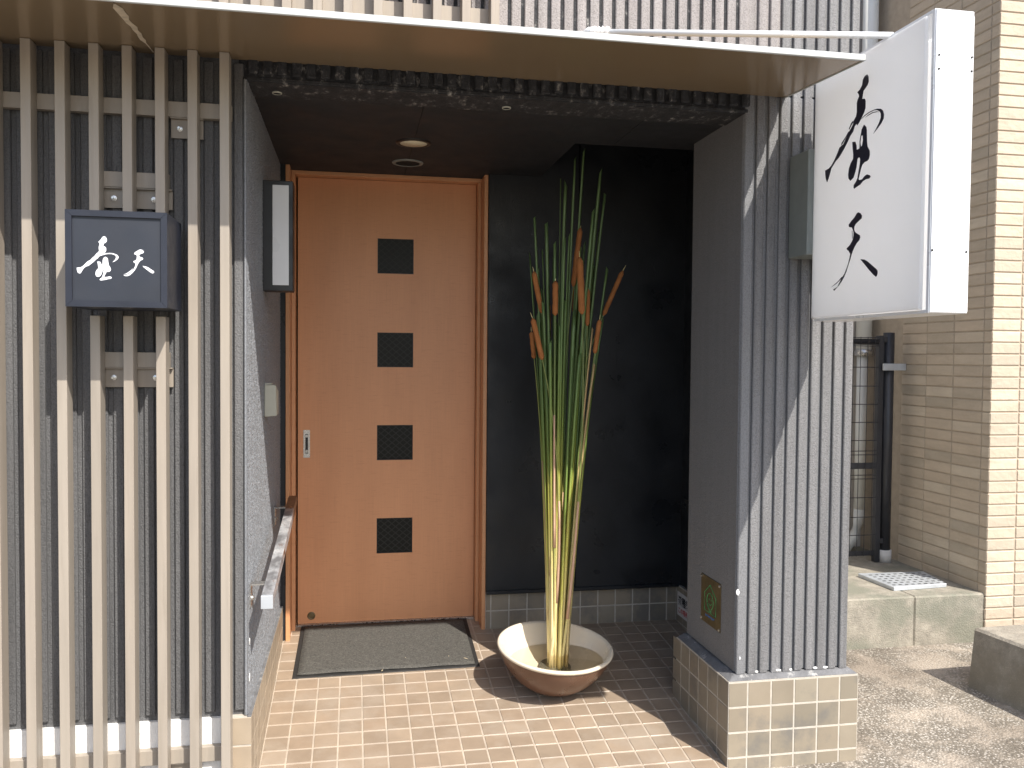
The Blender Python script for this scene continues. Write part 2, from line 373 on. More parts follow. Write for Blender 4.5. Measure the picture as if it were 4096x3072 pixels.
# entrance floor: sloping slab of grout with its tiles
m = MB(); y0, y1 = 3.02, 4.70
for a, b, c in ((-.40, 1.4555, 3.02), (1.4555, 1.80, 3.64)):
    m.hexa(((a,c,zf(c)-.3),(b,c,zf(c)-.3),(b,y1,zf(y1)-.3),(a,y1,zf(y1)-.3),(a,c,zf(c)-.0015),(b,c,zf(c)-.0015),(b,y1,zf(y1)-.0015),(a,y1,zf(y1)-.0015)))
floor = tag(m.build('entrance_floor', m_grout), 'sloping brown tiled floor of the entrance alcove', 'floor', kind='structure')
ang = math.atan(SL); G = .007
xl = [-.259+.099*k for k in range(-1, 22)]; yl = sorted(4.040-.0973*k for k in range(-7, 11))
for i in range(len(xl)-1):
    for j in range(len(yl)-1):
        a, b, c, d = xl[i], xl[i+1], yl[j], yl[j+1]
        a = max(a, -.356); c = max(c, 3.03); mid = (c+d)/2
        xr = 1.452 if mid < 3.66 else 1.783
        b = min(b, xr)
        if mid > 4.49: 
            if b < -.30 or a > .67: continue
            a = max(a, -.321); b = min(b, .674); d = min(d, 4.652)
        elif d > 4.49 and a > .69: d = 4.487
        if b-a < .02 or d-c < .02: continue
        me = boxmesh('tile', b-a-G, (d-c)/math.cos(ang)-G, .010, m_ftile)
        cy = (c+d)/2; o = piece('tile', me, floor, ((a+b)/2, cy, zf(cy)-.0045+random.uniform(-.0004,.0004)), (ang, 0, 0))

# ================================================================== RESTAURANT BUILDING
B = thing('restaurant_building', 'charcoal restaurant front with ribbed walls and a recessed tiled entrance', 'building', (0.6, 3.4, -1.63))
XW = -.370                                        # left alcove wall
# --- left front wall
fw = MB().box(-4.5, XW-.001, 3.140, 4.9, -1.290, 1.5).build('front_wall', m_frontw, B)
me = boxmesh('rib', .033, .012, 2.29, m_frontw, .003)
for k in range(24): piece('rib', me, fw, (-.4005-.05*k, 3.134, -.125), None)
MB().box(-4.5, -.464, 3.1245, 3.14, -1.70, -1.2905).build('foundation_band', m_white, B)
MB().box(-.4635, XW, 3.130, 3.14, -1.70, -1.2905).build('jamb_footing', m_grout_d, B)
# --- left alcove wall with a softened front corner
sw = MB(); sw.box(-.3828, XW-.004, 3.118, 4.70, -1.2885, .9655, .004)
ny, nz = 270, 450; grid = []
for j in range(nz+1):
    z = -1.2885+2.2535*j/nz
    grid.append([])
    for i in range(ny+1):
        Y = 3.1215+1.35*i/ny; e = min(1, i/3)
        grid[-1].append(sw.b.verts.new((XW-.0035*(1-e)+e*(random.random()*.0030-.0015), Y+random.uniform(-.001,.001), z)))
for j in range(nz):
    for i in range(ny): sw.b.faces.new((grid[j][i], grid[j][i+1], grid[j+1][i+1], grid[j+1][i]))
sw = sw.build('side_wall', m_jamb, B)
# --- plinth of the left wall
pl = MB().box(-.46, -.3588, 3.1068, 4.46, -1.75, -1.2885).build('plinth', m_grout_d, B)
tm = boxmesh('tile', .008, .0945, .0975, m_wtile)
for i in range(14):
    for j in range(4):
        piece('tile', tm, pl, (-.361, 3.155+.1*i-.002, -1.2395-.1-.103*j+.002), None)
tmf = boxmesh('tile', .0975, .008, .0975, m_wtile)
for j in range(4): piece('tile', tmf, pl, (-.4075, 3.109, -1.3375-.103*j), None)
MB().box(-.372, -.3575, 3.108, 4.46, -1.2885, -1.2835, .002).build('plinth_ledge', m_cement, B)
# --- back wall: two boards with an open joint, and the wall around the door
def wallboard(x0, x1): MB().box(x0, x1, 4.465, 4.60, -1.262, 1.34, .002).build('back_wall_board', m_black, B)
wallboard(.6965, 1.1875); wallboard(1.1915, 1.80)
MB().box(1.1870, 1.1920, 4.475, 4.6, -1.262, 1.34).build('board_joint', m_void, B)
MB().box(-.40, -.344, 4.47, 4.72, -1.6, .9655).build('door_side_wall', m_black, B)
MB().box(.6965, 1.80, 4.455, 4.468, -1.272, -1.250, .004).build('wall_foot_bead', m_black, B)
bp = MB().box(.6965, 1.80, 4.4905, 4.60, -1.75, -1.262).build('back_plinth', m_grout_d, B)
tb = boxmesh('tile', .093, .008, .094, m_ptile)
xb = [.7275+.0998*k for k in range(-1, 12)]
for i in range(len(xb)-1):
    a, b = max(xb[i], .698), min(xb[i+1], 1.784)
    if b-a < .02: continue
    mm = boxmesh('tile', b-a-.007, .008, .094, m_ptile)
    for j in range(2): piece('tile', mm, bp, ((a+b)/2, 4.493, -1.3185-.1005*j), None)
# --- right alcove wall
MB().box(1.797, 1.90, 3.64, 4.60, -1.262, 1.34).build('right_side_wall', m_black, B)
rp = MB().box(1.7845, 1.90, 3.64, 4.60, -1.75, -1.264).build('right_plinth', m_grout_d, B)
tr = boxmesh('tile', .008, .093, .094, m_ptile)
for i in range(8):
    for j in range(3): piece('tile', tr, rp, (1.787, 4.4425-.1*i, -1.3185-.1005*j), None)
# --- ceiling with its raised dark pocket at the right
ce = MB(); ce.box(-.40, .2595, 3.312, 4.72, .965, 1.6); ce.box(.2625, .975, 3.312, 4.72, .965, 1.6); ce.box(.975, 1.1505, 3.312, 3.745, .965, 1.6); ce.box(1.1535, 1.80, 3.312, 3.745, .965, 1.6)
ce.build('ceiling', m_ceil, B)
MB().box(.9755, 1.80, 3.7455, 4.60, 1.335, 1.6).build('ceiling_pocket', m_black, B)
MB().box(.2590, .2630, 3.32, 4.70, .968, .99).build('ceiling_joint', m_void, B)
MB().box(1.1500, 1.1540, 3.32, 3.745, .968, .99).build('ceiling_joint', m_void, B)
# --- lintel
li = MB(); li.box(-.40, 1.5, 3.135, 3.3115, .9605, 1.6); li = li.build('lintel', m_lintel, B)
MB().box(-.385, 1.51, 3.127, 3.1345, .9625, .976, .002).build('lintel_bead', m_lintel, B)
rs = boxmesh('rib', .033, .016, .06, m_lintel, .004)
for k in range(38): piece('rib', rs, li, (-.352+.05*k, 3.126, 1.014+random.uniform(-.003,.003)), None)
# --- pillar
pi = MB(); pi.box(1.499, 1.986, 3.140, 3.650, -1.2605, 1.044, .010)
pi = pi.build('pillar', m_pillar, B)
me = boxmesh('rib', .033, .012, 2.30, m_facade, .003); ml = boxmesh('rib', .033, .012, 4.44, m_facade, .003)
for k in range(9): piece('rib', me if k < 2 else ml, pi, (1.5655+.05*k, 3.134, -1.258+(1.15 if k < 2 else 2.22)+random.uniform(-.002,.002)), None)
me = boxmesh('rib', .040, .010, 2.30, m_pillar, .004); piece('rib', me, pi, (1.5195, 3.1345, -.108), None)
me = boxmesh('rib', .033, .012, 2.14, m_upper, .003)
for k in range(2): piece('rib', me, pi, (1.5655+.05*k, 3.134, 2.114), None)
MB().box(1.6505, 1.986, 3.1405, 3.65, 1.0442, 3.2).build('pillar_head', m_facade, B)
pp = MB(); pp.box(1.4560, 2.018, 3.1020, 3.655, -1.80, -1.2745); pp = pp.build('pillar_plinth', m_grout_d, B)
MB().hexa(((1.457,3.103,-1.2745),(2.018,3.103,-1.2745),(2.018,3.655,-1.2745),(1.457,3.655,-1.2745),(1.492,3.134,-1.256),(1.992,3.134,-1.256),(1.992,3.655,-1.256),(1.492,3.655,-1.256)), .003).build('pillar_ledge', m_cement, B)
xe = [1.4545, 1.537, 1.6372, 1.737, 1.838, 1.936, 2.0195]
for i in range(6):
    mm = boxmesh('tile', xe[i+1]-xe[i]-.0065, .008, .094, m_ptile)
    for j in range(4): piece('tile', mm, pp, ((xe[i]+xe[i+1])/2, 3.1045, -1.3265-.1005*j), None)
mm = boxmesh('tile', .008, .0925, .094, m_ptile)
for i in range(6):
    for j in range(4): piece('tile', mm, pp, (1.4585, 3.1525+.0985*i, -1.3265-.1005*j), None)
# --- upper wall above the canopy
uw = MB().box(-4.5, 1.4985, 3.140, 3.6, 1.601, 3.2); uw.box(-4.5, 1.4985, 3.1405, 3.3, 1.03, 1.60); uw.box(1.4987, 1.6500, 3.1405, 3.65, 1.0442, 3.2); uw = uw.build('upper_wall', m_upper, B)
me = boxmesh('rib', .036, .012, 2.1, m_upper, .003)
for k in range(-42, 0): piece('rib', me, uw, (1.5655+.05*k-.03, 3.134, 2.10), None)
# --- mass of the building behind
MB().box(-4.5, 1.98, 4.95, 9, -1.7, 3.2).build('rear_mass', m_facade, B)
MB().box(-4.5, -.41, 3.2, 4.95, 1.45, 3.2).build('rear_mass', m_facade, B)
MB().box(-.41, 1.98, 3.32, 4.95, 1.6005, 3.2).build('rear_mass', m_facade, B)
MB().box(1.905, 1.985, 3.651, 4.95, -1.7, 1.6).build('outer_side_wall', m_facade, B)
MB().box(-.41, 1.90, 4.74, 4.95, -1.7, 1.6).build('rear_mass', m_void, B)
# --- canopy
ca = thing_part = bpy.data.objects.new('canopy', None); link(ca, B); ca.location = Vector((0, 2.9, 1.0+H))-worldloc(B)
def canopy_panel(x0, x1):
    MB().hexa(((x0,2.601,.997),(x1,2.601,.997),(x1,3.1275,1.031),(x0,3.1275,1.031),(x0,2.601,1.016),(x1,2.601,1.016),(x1,3.1275,1.074),(x0,3.1275,1.074)), .001).build('panel', m_canopy, ca)
canopy_panel(-4.5, -.6765); canopy_panel(-.6735, 1.661)
MB().box(-4.5, 1.6665, 2.591, 2.6005, .9935, 1.0145, .002).build('edge_trim', m_trim, ca)
MB().hexa(((1.6615,2.6008,.9935),(1.6660,2.6008,.9935),(1.6660,3.127,1.0275),(1.6615,3.127,1.0275),(1.6615,2.6008,1.0145),(1.6660,2.6008,1.0145),(1.6660,3.127,1.076),(1.6615,3.127,1.076)), .0008).build('edge_trim', m_trim, ca)
pts = []
for s in (0, 1):
    row = []
    for k in range(15):
        t = k/14; Y = 2.62+.48*t; wd = (.004+random.uniform(0,.009))*(1.2 if .05<t<.75 else .3)*(1 if s else .8)
        row.append(Vector((-.675+(wd if s else -wd), Y, .997+(Y-2.601)*.0646-.0012)))
    pts.append(row)
MB().plate(pts[0]+pts[1][::-1], [], (0,0,-.0012)).build('peeled_sealant', m_seal, ca)

# --- door
DY = 4.655
fr = bpy.data.objects.new('door_frame', None); link(fr, B); fr.location = Vector((.18, 4.5, -1.45+H))-worldloc(B)
MB().box(-.3435, -.3225, 4.460, 4.72, zf(4.46)-.01, .9648, .0015).build('jamb', m_woodf, fr)
MB().box(.6755, .6962, 4.480, 4.72, zf(4.48)-.01, .9648, .0015).build('jamb', m_woodf, fr)
MB().box(-.3222, -.3035, 4.580, 4.72, zf(4.58)-.01, .9435, .0015).build('stop', m_woodf, fr)
MB().box(.6575, .6752, 4.590, 4.72, zf(4.59)-.01, .9435, .0015).build('stop', m_woodf, fr)
MB().box(-.3222, .6752, 4.585, 4.72, .9445, .9645, .0015).build('head', m_woodf, fr)
MB().box(-.3032, .6572, 4.632, 4.72, zf(4.64)-.02, zf(4.64)+.006, .001).build('threshold', m_steel, fr)
dx0, dx1, dz0, dz1 = -.2950, .6555, -1.4405, .9425
wx0, wx1 = .122, .3155
wz = [(.447, .635), (-.0586, .129), (-.564, -.373), (-1.074, -.881)]
d = MB(); d.box(dx0, wx0, DY, DY+.036, dz0, dz1); d.box(wx1, dx1, DY, DY+.036, dz0, dz1)
zs = [dz1]+[v for a in wz for v in (a[1], a[0])]+[dz0]
for i in range(0, len(zs), 2): d.box(wx0, wx1, DY, DY+.036, zs[i+1], zs[i])
door = d.build('door', m_wood, B)
for a, b in wz:
    MB().box(wx0, wx1, DY+.013, DY+.018, a, b).build('pane', m_glass, door)
    g = MB()
    g.box(wx0, wx0+.003, DY+.004, DY+.0125, a, b); g.box(wx1-.003, wx1, DY+.004, DY+.0125, a, b); g.box(wx0+.003, wx1-.003, DY+.004, DY+.0125, a, a+.003); g.box(wx0+.003, wx1-.003, DY+.004, DY+.0125, b-.003, b)
    g.build('pane_bead', m_dark, door)
g = MB(); g.box(-.266, -.256, DY-.0025, DY, -.545, -.3966); g.box(-.242, -.232, DY-.0025, DY, -.545, -.3966); g.box(-.256, -.242, DY-.0025, DY, -.418, -.3966); g.box(-.256, -.242, DY-.0025, DY, -.545, -.523)
g.build('handle_plate', m_steel, door)
g = MB().box(-.256, -.242, DY-.0010, DY, -.523, -.418); g.build('handle_recess', m_dark, door)
for z in (-.429, -.511): MB().box(-.2555, -.2425, DY-.004, DY-.0012, z-.008, z+.008, .003).build('handle_cup', m_steel, door)
q = Matrix.Rotation(math.pi/2, 3, 'X')
MB().lathe([(.021,0),(.021,.003),(.017,.005),(.013,.003),(.009,.004),(0,.004)], (-.224, DY, -1.399), 24, q).build('lock', m_brass, door)

# ================================================================== THINGS ON THE FACADE
# --- lower slat screen
S = thing('slat_screen', 'tall screen of beige metal slats under the canopy beside the entrance', 'screen', (-.9, 3.07, -1.63))
SY0, SY1 = 3.04, 3.099
full = boxmesh('slat', .0310, SY1-SY0, 2.6535, m_slat, .0012)
upp = boxmesh('slat', .0310, SY1-SY0, .57, m_slat, .0012); low = boxmesh('slat', .0310, SY1-SY0, 1.757, m_slat, .0012)
for k in range(14):
    x = -.4355-.1034*k; yc = (SY0+SY1)/2
    if k in (2, 3, 4):
        piece('slat', upp, S, (x, yc, 1.0245-.285)); piece('slat', low, S, (x, yc, .128-.8785))
    else: piece('slat', full, S, (x, yc, 1.0245-1.32675))
def rail(x0, x1, z0, z1): return MB().box(x0, x1, SY1+.0005, 3.1272, z0, z1, .001).build('rail', m_slat, S)
rail(-1.79, -.4205, .814, .866); rail(-1.79, -.4205, -1.434, -1.382)
rail(-.864, -.627, .567, .619); rail(-.864, -.627, -.045, .007)
def bracket(x0, x1, zt, bolts):
    b = MB(); b.box(x0, x1, 3.118, 3.122, zt-.068, zt-.004); b.box(x0, x1, SY1+.004, 3.122, zt-.004, zt-.0005)
    br = b.build('bracket', m_slat, S)
    MB().box(x0+.002, x1-.002, 3.1225, 3.139, zt-.064, zt-.006).build('bracket_spacer', m_slat, S)
    for x in bolts:
        q = Matrix.Rotation(math.pi/2, 3, 'X')
        MB().lathe([(.010,0),(.010,.0025),(.0075,.003),(.0075,.008),(.004,.0085),(.004,.018),(0,.018)], (x, 3.118, zt-.036), 12, q).build('bolt', m_steel, br)
bracket(-.865, -.618, .567, (-.808, -.679)); bracket(-.865, -.618, -.045, (-.812, -.676)); bracket(-.622, -.516, .814, (-.594,))
bracket(-.64, -.53, -1.434, (-.595,))
# --- upper slat screen
S2 = thing('slat_screen', 'pale slat screen standing above the canopy against the ribbed wall', 'screen', (-.4, 2.98, 1.05))
us = boxmesh('slat', .0310, SY1-SY0, 1.55, m_slat, .0012)
for k in range(15): piece('slat', us, S2, (.4925-.1034*k, (SY0+SY1)/2, 1.83))
MB().box(-1.0, .507, SY1+.0005, 3.1272, 1.210, 1.266, .001).build('rail', m_slat, S2)
MB().box(-1.0, .507, SY1+.0005, 3.1272, 2.3, 2.35, .001).build('rail', m_slat, S2)

# --- lettering traced as outlines, each mapped onto the sign it belongs to
GA = [([(628,58),(645,85),(648,150),(635,195),(605,240),(580,275),(570,330),(560,385),(595,380),(607,410),(605,500),(588,560),(560,620),(540,660),(520,700),(495,735),(485,715),(462,745),(450,790),(440,820),(400,880),(375,940),(345,1000),(325,1040),(290,1100),(255,1160),(210,1210),(180,1260),(155,1300),(135,1370),(115,1440),(95,1490),(80,1450),(72,1390),(70,1335),(120,1305),(150,1270),(190,1200),(230,1110),(260,1030),(285,1005),(310,985),(340,920),(385,820),(410,780),(440,720),(450,670),(480,615),(490,560),(490,440),(500,400),(520,350),(515,325),(497,295),(530,260),(560,200),(570,130),(595,80)], []),
      ([(538,662),(590,603),(650,558),(720,525),(765,513),(812,515),(838,540),(850,590),(847,640),(820,700),(770,770),(710,845),(745,780),(785,700),(808,630),(808,580),(795,550),(760,533),(720,536),(655,567),(595,610)], []),
      ([(597,632),(650,588),(700,560),(755,549),(798,556),(760,558),(705,569),(655,597)], []),
      ([(440,672),(415,705),(385,780),(392,790),(420,730),(446,690)], []), ([(380,815),(345,880),(290,965),(280,1003),(300,980),(352,885),(388,825)], []),
      ([(585,725),(615,755),(622,800),(625,950),(632,1015),(660,1070),(662,1130),(650,1180),(630,1205),(590,1225),(562,1260),(545,1310),(530,1370),(512,1450),(525,1460),(560,1450),(590,1410),(625,1385),(660,1395),(672,1415),(655,1440),(610,1450),(570,1475),(535,1520),(490,1550),(455,1575),(447,1560),(450,1525),(480,1480),(500,1430),(510,1360),(530,1250),(535,1180),(520,1155),(500,1180),(492,1230),(485,1290),(470,1350),(445,1430),(405,1470),(380,1440),(375,1390),(385,1310),(410,1235),(440,1180),(443,1120),(435,1040),(430,955),(470,952),(485,1000),(490,1060),(525,1040),(528,940),(540,870),(555,790)], [[(550,870),(568,870),(572,930),(560,1000),(545,1020),(537,960)]])]
GB = [([(705,135),(745,150),(775,195),(770,245),(720,290),(660,350),(635,400),(630,450),(645,495),(690,530),(735,555),(742,600),(725,650),(680,700),(640,770),(605,850),(580,920),(560,1000),(530,1090),(490,1220),(440,1340),(400,1410),(345,1490),(300,1540),(262,1580),(245,1560),(270,1540),(320,1510),(350,1450),(390,1370),(410,1330),(450,1270),(490,1170),(520,1080),(545,980),(560,900),(540,870),(530,845),(505,830),(493,800),(550,740),(590,670),(610,620),(620,560),(620,500),(608,460),(590,415),(560,412),(535,405),(532,360),(580,295),(640,225),(680,155)], []),
      ([(402,1325),(350,1388),(300,1438),(250,1478),(200,1520),(250,1490),(300,1454),(360,1394),(414,1338)], []), ([(590,470),(596,470),(601,560),(600,620),(594,620),(593,560)], []),
      ([(745,998),(820,1005),(880,1040),(960,1110),(1040,1180),(1062,1210),(1062,1260),(1050,1305),(1030,1322),(980,1280),(900,1190),(820,1090),(775,1035)], [])]
GC = [([(765,97),(805,120),(832,185),(825,235),(790,270),(755,285),(735,350),(780,365),(812,405),(812,470),(790,515),(740,555),(720,590),(690,600),(655,610),(625,630),(600,665),(540,710),(480,770),(420,815),(360,865),(290,885),(240,920),(210,960),(185,1000),(150,1060),(115,1068),(75,1045),(52,980),(45,915),(90,912),(150,905),(220,860),(280,800),(340,745),(400,715),(450,660),(500,620),(550,560),(600,515),(630,480),(620,420),(620,370),(645,300),(630,270),(607,245),(650,205),(690,160),(715,115)], []),
      ([(735,560),(790,541),(900,533),(990,540),(1050,562),(1095,580),(1130,620),(1135,660),(1110,700),(1050,745),(975,775),(1010,740),(1055,690),(1070,645),(1060,610),(1020,582),(950,561),(870,560),(790,570),(728,590)], []),
      ([(785,632),(825,645),(855,680),(865,760),(880,850),(920,910),(935,960),(925,1000),(890,1020),(820,1030),(795,1080),(760,1140),(770,1160),(850,1155),(900,1140),(945,1155),(958,1185),(930,1205),(860,1215),(780,1235),(680,1248),(648,1240),(642,1215),(670,1195),(700,1170),(720,1120),(740,1050),(748,980),(735,950),(722,960),(720,1000),(690,1090),(650,1140),(600,1158),(555,1140),(535,1090),(540,1020),(570,970),(610,930),(600,850),(582,755),(650,760),(670,780),(690,830),(712,855),(720,800),(722,720),(745,660)], [[(770,745),(778,780),(775,845),(765,830),(760,780)]]),
      ([(1715,442),(1765,460),(1795,505),(1770,540),(1720,555),(1680,575),(1668,600),(1690,635),(1750,650),(1775,675),(1765,705),(1710,730),(1670,770),(1630,840),(1600,910),(1560,980),(1500,1050),(1430,1110),(1370,1135),(1310,1135),(1260,1105),(1340,1102),(1400,1070),(1470,1020),(1520,960),(1560,890),(1580,820),(1560,795),(1520,770),(1525,745),(1580,725),(1605,690),(1612,630),(1600,580),(1560,575),(1538,550),(1560,515),(1620,480),(1670,450)], []),
      ([(1265,1088),(1330,1070),(1400,1025),(1470,975),(1500,935),(1490,980),(1420,1035),(1350,1080)], []),
      ([(1757,870),(1830,880),(1900,905),(1980,960),(2040,995),(2062,1025),(2050,1055),(2010,1065),(1950,1030),(1870,970),(1800,915)], [])]
def lettering(shapes, ox, oy, k, proj, nrm, mat, parent, name='character'):
    m = MB()
    for o, hs in shapes: m.plate([proj(ox+x*k, oy+y*k) for x, y in o], [[proj(ox+x*k, oy+y*k) for x, y in h] for h in hs], nrm)
    return m.build(name, mat, parent)
# --- small charcoal box sign
D = thing('box_sign', 'small square charcoal box sign with white brushed characters on the slats', 'sign', (-.73, 2.95, .147))
bx0, bx1, bz0, bz1, by0 = -.881, -.582, .147, .447, 2.85
MB().box(bx0, bx1, by0+.012, 3.074, bz0, bz1, .002).build('case', m_signbox, D)
for p in (((bx0,bz0),(bx1,bz0),(bx1-.019,bz0+.019),(bx0+.019,bz0+.019)), ((bx1,bz1),(bx0,bz1),(bx0+.019,bz1-.019),(bx1-.019,bz1-.019)), ((bx0,bz1),(bx0,bz0),(bx0+.019,bz0+.019),(bx0+.019,bz1-.019)), ((bx1,bz0),(bx1,bz1),(bx1-.019,bz1-.019),(bx1-.019,bz0+.019))):
    c = Vector((sum(a for a, b in p)/4, sum(b for a, b in p)/4)); q = [c+(Vector(v)-c)*.997 for v in p]
    MB().plate([(a, by0, b) for a, b in q], [], (0, .0118, 0)).build('frame_rail', m_signbox, D)
MB().box(bx0+.018, bx1-.018, by0+.007, by0+.0118, bz0+.018, bz1-.018).build('panel', m_signpan, D)
lettering(GC, 300, 930, 340/2212, lambda x, y: onY(x, y, by0+.0068), (0, -.0008, 0), m_wink, D)
MB().box(-.79, -.67, 3.0745, 3.139, .22, .38).build('wall_mount', m_dark, D)
# --- projecting white light box sign
P = thing('projecting_sign', 'large white projecting light box sign with black brushed characters', 'sign', (1.79, 2.66, .147))
XS = 1.715
cs = MB(); cs.box(XS+.012, 1.861, 2.332, 2.345, .147, 1.068, .001); cs.box(XS+.012, 1.861, 2.980, 2.990, .147, 1.068, .001); cs.box(XS+.012, 1.861, 2.3452, 2.9798, .147, .157); cs.box(XS+.012, 1.861, 2.3452, 2.9798, 1.058, 1.068)
cs.build('case', m_alu, P)
MB().box(XS+.0145, 1.8585, 2.3285, 2.3318, .149, 1.066, .001).build('front_strip', m_ralu, P)
fp = [MB().plate([(XS, 2.362, .162), (XS, 2.988, .162), (XS, 2.988, 1.050), (XS, 2.362, 1.050)], [], (.0025, 0, 0)).build('face', m_acry, P)]
fb = MB(); fb.box(XS+.0006, XS+.0118, 2.3585, 2.3618, .1585, 1.0535, .001); fb.box(XS+.0006, XS+.0118, 2.9882, 2.991, .1585, 1.0535, .001); fb.box(XS+.0006, XS+.0118, 2.362, 2.988, .1585, .1618, .001); fb.box(XS+.0006, XS+.0118, 2.362, 2.988, 1.0502, 1.0535, .001); fb.build('face_rim', m_acry, P)
MB().box(1.8705, 1.8735, 2.345, 2.988, .152, 1.060, .001).build('face', m_acry, P)
fb = MB(); fb.box(1.8612, 1.8704, 2.345, 2.349, .152, 1.060); fb.box(1.8612, 1.8704, 2.984, 2.988, .152, 1.060); fb.box(1.8612, 1.8704, 2.3492, 2.9838, .152, .156); fb.box(1.8612, 1.8704, 2.3492, 2.9838, 1.056, 1.060); fb.build('face_rim', m_acry, P)
lettering(GA, 3280, 280, 300/995, lambda x, y: onX(x, y, XS-.0003), (-.0008, 0, 0), m_ink, P)
lettering(GB, 3280, 820, 300/1382, lambda x, y: onX(x, y, XS-.0003), (-.0008, 0, 0), m_ink, P)
q = Matrix.Rotation(math.pi/2, 3, 'X')
for x, z in ((XS+.026,.928),(1.853,.928),(XS+.026,.886),(1.853,.886),(XS+.018,.338),(1.850,.336)): MB().lathe([(.0035,0),(.0035,.002),(0,.0025)], (x, 2.3284, z), 8, q).build('screw', m_dark, P)
MB().box(1.692, 1.852, 2.9905, 3.132, .40, .80, .003).build('mounting_box', m_bracket, P)
# --- guy rod of the sign
R_ = thing('stay_rod', 'thin white steel rod running from the wall to the projecting sign', 'rod', (.85, 3.1, 1.2))
a, b = Vector((.845, 3.055, 1.196)), Vector((1.735, 2.550, 1.066))
MB().tube([a, b], .011, 12).build('rod', m_alu, R_, True)
MB().tube([a+Vector((-.01,.07,.0)), a, a+(b-a)*.05], [.02, .018, .012], 10).build('socket', m_alu, R_, True)
wr = MB()
for k in range(5):
    c = a+(b-a)*(.006+.014*k); wr.tube([c, c+(b-a)*.010], [.021+random.uniform(-.004,.004), .017+random.uniform(-.004,.004)], 7)
wr.build('wrapping', m_acry, R_)

# --- wall lamp in the alcove
Lp = thing('wall_lamp', 'black wall lamp with a tall opal front on the alcove side wall', 'lamp', (-.31, 3.67, .266))
MB().box(XW, -.249, 3.622, 3.725, .266, .716, .002).build('housing', m_dark, Lp)
MB().box(-.331, -.266, 3.6195, 3.6225, .289, .698, .001).build('diffuser', m_diff, Lp)
# --- plastic box below it
Pb = thing('switch_cover', 'grey beige plastic cover box fixed below the wall lamp', 'cover', (-.345, 3.71, -.258))
MB().hexa(((XW,3.68,-.258),(-.320,3.68,-.254),(-.317,3.745,-.250),(XW,3.755,-.258),(XW,3.68,-.122),(-.323,3.68,-.123),(-.317,3.745,-.150),(XW,3.755,-.122)), .003).build('cover', m_plastic, Pb)
MB().box(XW, -.340, 3.70, 3.74, -.1225, -.117).build('cap', m_plastic, Pb)
# --- handrail
Hr = thing('handrail', 'square stainless handrail with rust stains on the alcove side wall', 'handrail', (-.3, 3.7, -.86))
def rz(Y): return -.840+(Y-3.05)*.1143
h = MB(); x0, x1, y0, y1, t = -.318, -.278, 3.05, 4.325, .045
h.hexa(((x0,y0,rz(y0)-t),(x1,y0,rz(y0)-t),(x1,y1,rz(y1)-t),(x0,y1,rz(y1)-t),(x0,y0,rz(y0)),(x1,y0,rz(y0)),(x1,y1,rz(y1)),(x0,y1,rz(y1))), .0015).build('tube', m_stain, Hr)
h = MB(); h.hexa(((x0-.0006,y0-.002,rz(y0)-t-.0006),(x1+.0006,y0-.002,rz(y0)-t-.0006),(x1+.0006,y0+.012,rz(y0)-t),(x0-.0006,y0+.012,rz(y0)-t),(x0-.0006,y0-.002,rz(y0)+.0006),(x1+.0006,y0-.002,rz(y0)+.0006),(x1+.0006,y0+.012,rz(y0)+.0018),(x0-.0006,y0+.012,rz(y0)+.0018)), .001).build('end_cap', m_galv, Hr)
for Y in (3.19, 4.15):
    b = MB(); z = rz(Y)-.004; b.box(XW, x0, Y-.020, Y+.020, z-.005, z); b.box(XW, XW+.005, Y-.020, Y+.020, z-.085, z-.005)
    br = b.build('bracket', m_steel, Hr)
    q = Matrix.Rotation(math.pi/2, 3, 'Y'); MB().lathe([(.009,0),(.009,.006),(.005,.009),(0,.010)], (XW+.005, Y, z-.055), 10, q).build('bolt', m_steel, br)

# --- ceiling lights
def downlight(x, y, r, label, open_):
    T = thing('downlight', label, 'ceiling light', (x, y, .965))
    dn = Matrix.Rotation(math.pi, 3, 'X')
    MB().lathe([(r*1.30,0),(r*1.26,.004),(r*1.02,.006),(r,.004),(r,.0005)], (x, y, .9648), 40, dn).build('ring', m_dark if not open_ else m_bracket, T, True)
    if open_: MB().lathe([(r*.99,.0040),(r*.85,.0012),(0,.0008)], (x, y, .9646), 40, dn).build('reflector', m_void, T, True)
    else: MB().lathe([(r*.99,.0010),(r*.98,.0042),(0,.0058)], (x, y, .9646), 40, dn).build('diffuser', m_cream, T, True)
downlight(.261, 3.89, .062, 'flush round ceiling light with a cream disc', False)
downlight(.259, 4.29, .060, 'open dark ring downlight between the cream light and the door', True)
for x, y, l in ((-.280, 3.245, 'tiny pale ring set in the lintel near the slat screen'), (.573, 3.25, 'tiny pale ring set in the lintel towards the grey pillar')):
    T = thing('sensor_ring', l, 'fitting', (x, y, .96)); dn = Matrix.Rotation(math.pi, 3, 'X')
    MB().lathe([(.018,0),(.0175,.004),(.014,.005),(.0135,.001)], (x, y, .9604), 20, dn).build('ring', m_plastic, T, True)
    MB().lathe([(.0134,.0030),(0,.0030)], (x, y, .9604), 20, dn).build('eye', m_void, T)

